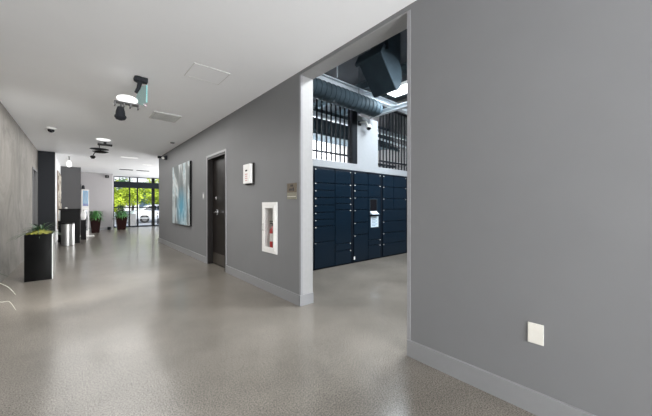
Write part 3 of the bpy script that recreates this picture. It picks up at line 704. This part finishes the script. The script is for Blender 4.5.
# ================================================================ BIN, COUNTER, KIOSK
t = thing('trash_bin', 'round brushed steel bin standing before the black counter', 'bin', (-0.30, 12.45, 0))
mk('body', lathe(B(), [(0.155, 0.001), (0.165, 0.01), (0.165, 0.70), (0.160, 0.71)], (-0.30, 12.45, 0), 36), M['steel'], t, True)
mk('rim', lathe(B(), [(0.168, 0.705), (0.168, 0.735), (0.13, 0.745), (0.12, 0.72)], (-0.30, 12.45, 0), 36), M['black'], t, True)
t = thing('counter', 'tall black counter in front of the mid grey wall block', 'counter', (-0.22, 13.35, 0))
mk('body', box(B(), -0.50, 0.0, 13.1, 13.6, 0.001, 1.14, 0.006), M['black'], t)
mk('top', box(B(), -0.54, 0.02, 13.06, 13.64, 1.141, 1.19, 0.006), M['black'], t)
solo('bottle', lathe(B(), [(0.03, 0), (0.035, 0.01), (0.035, 0.03), (0.02, 0.045)], (-0.36, 13.3, 1.191)), M['enamel'], 'small white object standing on the black counter', 'bottle', (-0.36, 13.3, 1.191), smooth=True)
def vase(lab, x, y):
    v = thing('pedestal_vase', lab, 'vase', (x, y, 0), group='white pedestal vases flanking the counter')
    mk('pedestal', box(B(), x-0.08, x+0.08, y-0.08, y+0.08, 0.001, 0.75, 0.004), M['black'], v)
    mk('vase', lathe(B(), [(0.04, 0), (0.075, 0.08), (0.08, 0.2), (0.05, 0.32), (0.06, 0.36)], (x, y, 0.752)), M['enamel'], v, True)
vase('white vase on a black pedestal left of the black counter', -0.51, 13.85)
vase('white vase on a black pedestal right of the black counter', 0.10, 14.3)
t = thing('display_kiosk', 'slim white display kiosk with a lit blue screen', 'kiosk', (0.18, 15.7, 0))
k = B(); box(k, 0.05, 0.29, 15.66, 15.74, 0.03, 1.97, 0.006); mk('frame', k, M['enamel'], t)
k = B(); box(k, 0.085, 0.265, 15.652, 15.6595, 1.28, 1.93); mk('screen', k, M['poster'], t)
mk('caption_band', box(B(), 0.085, 0.265, 15.648, 15.6515, 1.28, 1.38), M['posterd'], t)
mk('lower_panel', box(B(), 0.10, 0.25, 15.650, 15.6595, 0.25, 1.12), M['screen'], t)
mk('base_plate', box(B(), -0.02, 0.46, 15.5, 15.9, 0.001, 0.03, 0.004), M['enamel'], t)
# decorative panel on white stub wall
t = thing('shard_panel', 'patterned brown and cream decorative panel on the white wall', 'artwork', (-0.65, 15.9, 0.4))
mk('backing', box(B(), -0.649, -0.63, 14.7, 17.05, 0.4, 2.62), M['screenp'], t)
k = B(); rnd = random.Random(4)
for i in range(75):
    yy, zz = rnd.uniform(14.75, 16.95), rnd.uniform(0.45, 2.55); R = Matrix.Rotation(rnd.uniform(0, PI), 3, 'X')
    sy, sz = rnd.uniform(.05, .14), rnd.uniform(.03, .07)
    box(k, -0.6295, -0.622+rnd.uniform(0, .01), yy-sy, yy+sy, zz-sz, zz+sz, rot=R)
for v in k.verts: v.co.y = min(17.05, max(14.7, v.co.y)); v.co.z = min(2.62, max(0.4, v.co.z))
mk('shards', k, M['screenw'], t)
# bits on end wall
t = thing('security_camera', 'black box camera high on the pale end wall', 'camera', (1.11, 19.5, 2.87))
mk('body', box(B(), 1.03, 1.19, 19.36, 19.4995, 2.80, 2.93, 0.01), M['black'], t)
mk('lens', tube(B(), [(1.11, 19.36, 2.86), (1.11, 19.33, 2.85)], 0.04, 14), M['slotm'], t, True)
t = thing('wall_sconce', 'small dark sconce at the edge of the mid grey wall block', 'lamp', (0.1, 17.3, 2.1))
mk('plate', box(B(), 0.0305, 0.045, 17.25, 17.38, 2.02, 2.28, 0.003), M['char'], t)
mk('shade', lathe(B(), [(0.05, 0), (0.06, 0.02), (0.045, 0.16), (0.02, 0.18)], (0.11, 17.31, 2.06)), M['char'], t, True)
solo('door_stop', box(B(), 1.12, 1.26, 19.2, 19.36, 0.001, 0.15, 0.02), M['char'], 'small dark box on the floor by the pale end wall', 'box', (1.19, 19.28, 0))

# ================================================================ GLAZED ENTRANCE
d = sstruct('door_3', 'black framed glazed entrance at the end of the lobby', 'door', (3.0, 20.9, 0))
k = B(); ya, yb = 20.86, 20.94
for x in (1.50, 2.28, 2.68, 4.6, 5.95): box(k, x-0.03, x+0.03, ya, yb, 0.001, 3.05)
box(k, 3.44, 3.60, ya-0.02, yb+0.02, 0.001, 3.05)
box(k, 1.47, 6.0, ya, yb, 3.0, 3.055); box(k, 1.47, 6.0, ya, yb, 0.001, 0.05); box(k, 1.47, 6.0, ya, yb, 1.15, 1.21)
mk('frame', k, M['black'], d)
mk('header', box(B(), 1.48, 6.0, ya-0.06, yb+0.02, 2.37, 2.73, 0.004), M['navy2'], d)
for x0, x1 in ((1.53, 2.25), (2.31, 2.65), (2.71, 3.44), (3.60, 4.57), (4.63, 5.92)):
    mk('pane', box(B(), x0, x1, 20.895, 20.903, 0.05, 3.0), M['glass'], d)
h = B(); tube(h, [(2.74, 20.86, 1.0), (2.74, 20.81, 1.0), (2.74, 20.81, 1.35), (2.74, 20.86, 1.35)], 0.012)
mk('door_handle', h, M['chrome'], d, True)

# ================================================================ OUTDOORS
struct('floor', box(B(), -12, 40, 21.0, 24.2, -0.16, -0.02), M['kerb'], 'pale paved walk outside the entrance', 'ground')
struct('floor', box(B(), -30, 70, 24.2, 90, -0.20, -0.12), M['asphalt'], 'grey street outside', 'ground')
def tree(lab, x, y, zc, rx, rz, m, seed, n=2600):
    rnd = random.Random(seed)
    t = thing('tree', lab, 'tree', (x, y, -0.12), group='trees outside the entrance')
    k = B(); tube(k, [(x, y, -0.12), (x+0.1, y, zc*0.5), (x, y, zc+rz*0.3)], [0.2, 0.15, 0.06], 10)
    for i in range(7):
        a = rnd.uniform(0, 6.28); tube(k, [(x, y, zc*0.6), (x+math.cos(a)*rx*.5, y+math.sin(a)*rx*.5, zc+rnd.uniform(-.2, .5)*rz)], [0.07, 0.03], 6)
    mk('trunk', k, M['bark'], t)
    k = B()
    cl = [(rnd.gauss(0, .42), rnd.gauss(0, .42), rnd.gauss(0, .42)) for _ in range(40)]
    for i in range(n):
        c_ = rnd.choice(cl); p = Vector((x+(c_[0]+rnd.gauss(0, .13))*rx, y+(c_[1]+rnd.gauss(0, .13))*rx, zc+(c_[2]+rnd.gauss(0, .13))*rz))
        u = Vector((rnd.gauss(0, 1), rnd.gauss(0, 1), rnd.gauss(0, 1))).normalized(); a, b = frame_for(u); s_ = rnd.uniform(.08, .17)
        q = [k.verts.new(p+a*s_), k.verts.new(p+b*s_*.6), k.verts.new(p-a*s_), k.verts.new(p-b*s_*.6)]; k.faces.new(q)
    mk('foliage', k, M[m], t)
tree('sunlit yellow-green tree outside the left entrance panes', 2.7, 37, 2.3, 2.9, 1.5, 'tree1', 21, 5000)
tree('yellow-green tree outside the middle entrance pane', 8.0, 40.5, 2.4, 2.3, 1.6, 'tree1', 22, 4000)
tree('deep green tree outside the right entrance pane', 10.9, 46.5, 2.7, 2.7, 1.8, 'tree2', 23, 3500)
tree('deep green tree behind the yellow-green ones', 1.6, 48, 2.9, 3.0, 1.7, 'tree2', 24, 4500)
tree('tall deep green tree beside the blue-grey house', 6.5, 56, 3.2, 3.6, 2.0, 'tree2', 25, 4500)
t = thing('building', 'blue-grey sided house across the street', 'building', (13, 60, -0.12))
mk('wall', box(B(), 9, 19, 60, 68, -0.12, 4.0), M['facade'], t)
k = B(); prism(k, [(8.6, 4.0), (19.4, 4.0), (14, 5.2)], 59.6, 68.4, 'y'); mk('roof', k, M['char'], t)
for wx in (10, 12.4, 14.8):
    for wz in (0.5, 2.4): mk('window', box(B(), wx, wx+1.3, 59.95, 60.0, wz, wz+1.3), M['carg'], t)
# parked car
def car(lab, cx, cy, z0):
    t = thing('car', lab, 'car', (cx, cy, z0), group='white cars parked outside')
    prof = [(-2.2, 0.35), (-2.25, 0.75), (-2.05, 0.98), (-1.75, 1.02), (-1.15, 1.42), (-0.6, 1.50), (0.7, 1.46), (1.35, 1.03), (2.0, 0.9), (2.2, 0.68), (2.2, 0.35), (1.75, 0.28), (-1.7, 0.28)]
    k = B(); prism(k, [(cx+a, z0+b) for a, b in prof], cy-0.85, cy+0.85, 'y')
    for v in k.verts:
        if v.co.z > z0+1.2: v.co.y = cy+(v.co.y-cy)*0.8
    mk('body', k, M['carw'], t)
    wn = B()
    for pl_ in ([(-1.5, 1.05), (-1.05, 1.38), (-0.55, 1.43), (-0.55, 1.05)], [(-0.48, 1.05), (-0.48, 1.43), (0.65, 1.40), (1.15, 1.05)]):
        prism(wn, [(cx+a, z0+b) for a, b in pl_], cy-0.858, cy-0.76, 'y')
    mk('side_window', wn, M['carg'], t)
    for wx in (-1.4, 1.4):
        wb = B(); tube(wb, [(cx+wx, cy-0.90, z0+0.33), (cx+wx, cy-0.68, z0+0.33)], 0.33, 24); w_ = mk('wheel', wb, M['tyre'], t, True)
        wb = B(); tube(wb, [(cx+wx, cy-0.91, z0+0.33), (cx+wx, cy-0.90, z0+0.33)], 0.2, 20); mk('hubcap', wb, M['slotm'], w_)
car('white car parked right outside the entrance', 5.4, 28.2, -0.12)
car('white car parked farther down the street', 0.2, 31.0, -0.12)
t = thing('bench', 'pale slatted bench on the walk outside the entrance', 'bench', (3.35, 22.9, -0.02))
for i, zz in enumerate((0.42, 0.62, 0.80)):
    mk('slat', box(B(), 2.85, 4.2, 22.8+i*0.03+(0 if i else -0.3), 22.86+i*0.03, zz, zz+(0.05 if i == 0 else 0.09), 0.004), M['enamel'], t)
for xx in (2.9, 4.1):
    k = B(); box(k, xx, xx+0.05, 22.5, 22.55, -0.019, 0.42); box(k, xx, xx+0.05, 22.90, 22.94, -0.019, 0.9); mk('leg', k, M['char'], t)
t = thing('sandwich_board', 'grey folding board standing outside the glass', 'sign', (2.55, 21.9, -0.02))
R1 = Matrix.Rotation(math.radians(14), 3, 'X'); R2 = Matrix.Rotation(math.radians(-14), 3, 'X')
mk('board', box(B(), 2.32, 2.72, 21.79, 21.81, 0.0, 0.78, rot=R2), M['kerb'], t)
mk('board', box(B(), 2.32, 2.72, 21.99, 22.01, 0.0, 0.78, rot=R1), M['char'], t)
t = thing('steel_rack', 'dark rack of four rungs outside the left glass pane', 'rack', (2.35, 22.6, -0.02))
for xx in (2.05, 2.45): mk('upright', box(B(), xx, xx+0.03, 22.58, 22.62, -0.019, 0.95), M['bar'], t)
for zz in (0.15, 0.4, 0.65, 0.9): mk('rung', box(B(), 2.0, 2.5, 22.57, 22.63, zz, zz+0.03), M['bar'], t)

# ================================================================ behind the camera: unseen end wall, window added for daylight
w = B(); box(w, XL-0.25, XR+0.2, -5.2, -5.0, 0, 0.3); box(w, XL-0.25, XR+0.2, -5.2, -5.0, 2.85, H); box(w, XL-0.25, -0.85, -5.2, -5.0, 0.3, 2.85); box(w, 2.0, XR+0.2, -5.2, -5.0, 0.3, 2.85)
struct('wall_front', w, M['grey'], 'unseen wall behind the viewpoint, open for the added window', 'wall')
d = sstruct('added_window_1', 'wide unseen window added behind the viewpoint for daylight', 'window', (0.6, -5.1, 0.3))
k = B()
for x in (-0.85, 0.55, 1.96): box(k, x, x+0.04, -5.14, -5.08, 0.3, 2.85)
mk('window_frame', k, M['black'], d)
mk('pane', box(B(), -0.81, 1.96, -5.115, -5.107, 0.31, 2.84), M['glass'], d)
struct('floor', box(B(), -12, 20, -14, -5.2, -0.16, -0.02), M['kerb'], 'pale paving behind the building', 'ground')
struct('ceiling', box(B(), -2.2, 3.5, -8.0, -5.2, H+0.01, H+0.12), M['white'], 'unseen canopy added to keep sun out of the rear window', 'ceiling')  # unseen, added only to block sun at the rear window

# ================================================================ LIGHTS
def area(name, loc, rot, sx, sy, power, col=(1, 1, 1), spread=None):
    l = bpy.data.lights.new(name, 'AREA'); l.shape = 'RECTANGLE'; l.size = sx; l.size_y = sy; l.energy = power; l.color = col
    if spread: l.spread = spread
    o = bpy.data.objects.new(name, l); C.objects.link(o); o.location = loc; o.rotation_euler = rot; return o
area('rear_fill', (0.5, -4.8, 1.3), (PI/2+math.radians(34), 0, 0), 2.6, 2.0, 600, (0.955, 0.975, 1.0))  # added fill behind the camera, tilted up to brighten the ceiling
area('lobby_side_fill', (5.9, 16.5, 1.5), (PI/2+math.radians(8), 0, PI/2), 7.0, 2.6, 450, (0.98, 0.99, 1.0))  # added unseen fill for the lobby; the side wall has no window
area('ceiling_fill', (0.55, 8.6, H-0.02), (0, 0, 0), 2.2, 7.0, 105, (1, 0.99, 0.97))  # added soft fill along the corridor, no fixture here
area('ceiling_fill', (-0.2, -2.2, H-0.02), (0, 0, 0), 1.4, 4.0, 30, (1, 0.99, 0.97))  # added fill behind the camera, no fixture here
area('fixture_lamp', (0.40, 4.57, 2.405), (0, 0, 0), 0.1, 0.1, 36, (1, 0.99, 0.97))
sp = bpy.data.lights.new('spot', 'SPOT'); sp.energy = 260; sp.spot_size = math.radians(110); sp.spot_blend = 0.6; sp.shadow_soft_size = 0.05
so = bpy.data.objects.new('spot_head_lamp', sp); C.objects.link(so); so.location = (0.41, 4.65, H-0.66); so.rotation_euler = (Vector((-0.9, 7.6, 0.3))-Vector(so.location)).to_track_quat('-Z', 'Y').to_euler()
area('parcel_panel_and_fill', (5.31, 3.30, 3.77), (0, 0, 0), 0.38, 1.15, 90, (0.86, 0.94, 1.0))
area('parcel_panel_and_fill', (4.2, 1.6, 4.2), (0, 0, 0), 1.2, 1.2, 240, (0.92, 0.96, 1.0))  # added unseen fill for the parcel room, no panel fixture here
area('parcel_panel_and_fill', (7.0, 1.8, 4.2), (0, 0, 0), 1.2, 1.2, 120, (0.86, 0.94, 1.0))  # second added fill, likewise without a panel fixture
area('upper_wall_fill', (5.2, 7.6, 3.4), (math.radians(35), 0, 0), 5.0, 0.4, 750, (0.95, 0.98, 1.0))  # added unseen fill aimed at the white wall behind the railings
sl = bpy.data.lights.new('sun', 'SUN'); sl.energy = 4.2; sl.angle = 0.01; sl.color = (1, 0.96, 0.88)
s_ = bpy.data.objects.new('sun', sl); C.objects.link(s_); s_.rotation_euler = Vector((-0.45, 0.5, -0.8)).to_track_quat('-Z', 'Y').to_euler()

wd = bpy.data.worlds.new('sky'); S.world = wd; wd.use_nodes = True
nt = wd.node_tree; bg = nt.nodes['Background']
tc = nt.nodes.new('ShaderNodeTexCoord'); sx = nt.nodes.new('ShaderNodeSeparateXYZ'); r = nt.nodes.new('ShaderNodeValToRGB')
nt.links.new(tc.outputs['Generated'], sx.inputs[0]); nt.links.new(sx.outputs['Z'], r.inputs['Fac'])
r.color_ramp.elements[0].color = (0.95, 0.97, 1, 1); r.color_ramp.elements[1].color = (0.35, 0.55, 0.9, 1); r.color_ramp.elements[1].position = 0.7
nt.links.new(r.outputs[0], bg.inputs['Color']); bg.inputs['Strength'].default_value = 1.0

# ================================================================ CAMERA
cd = bpy.data.cameras.new('camera'); cam = bpy.data.objects.new('camera', cd); C.objects.link(cam)
cam.location = (0, 0, 1.3); cam.rotation_euler = (PI/2, 0, -math.atan2(246, 285))
cd.sensor_width = 36; cd.lens = 285/652*36; cd.shift_y = -2.5/652; cd.clip_start = 0.05; cd.clip_end = 300
S.camera = cam
S.view_settings.view_transform = 'Standard'; S.view_settings.look = 'None'; S.view_settings.gamma = 1; S.view_settings.use_curve_mapping = False
S.view_settings.exposure = 0.38
S.cycles.use_denoising = True
S.cycles.max_bounces = 8; S.cycles.diffuse_bounces = 5; S.cycles.transparent_max_bounces = 12
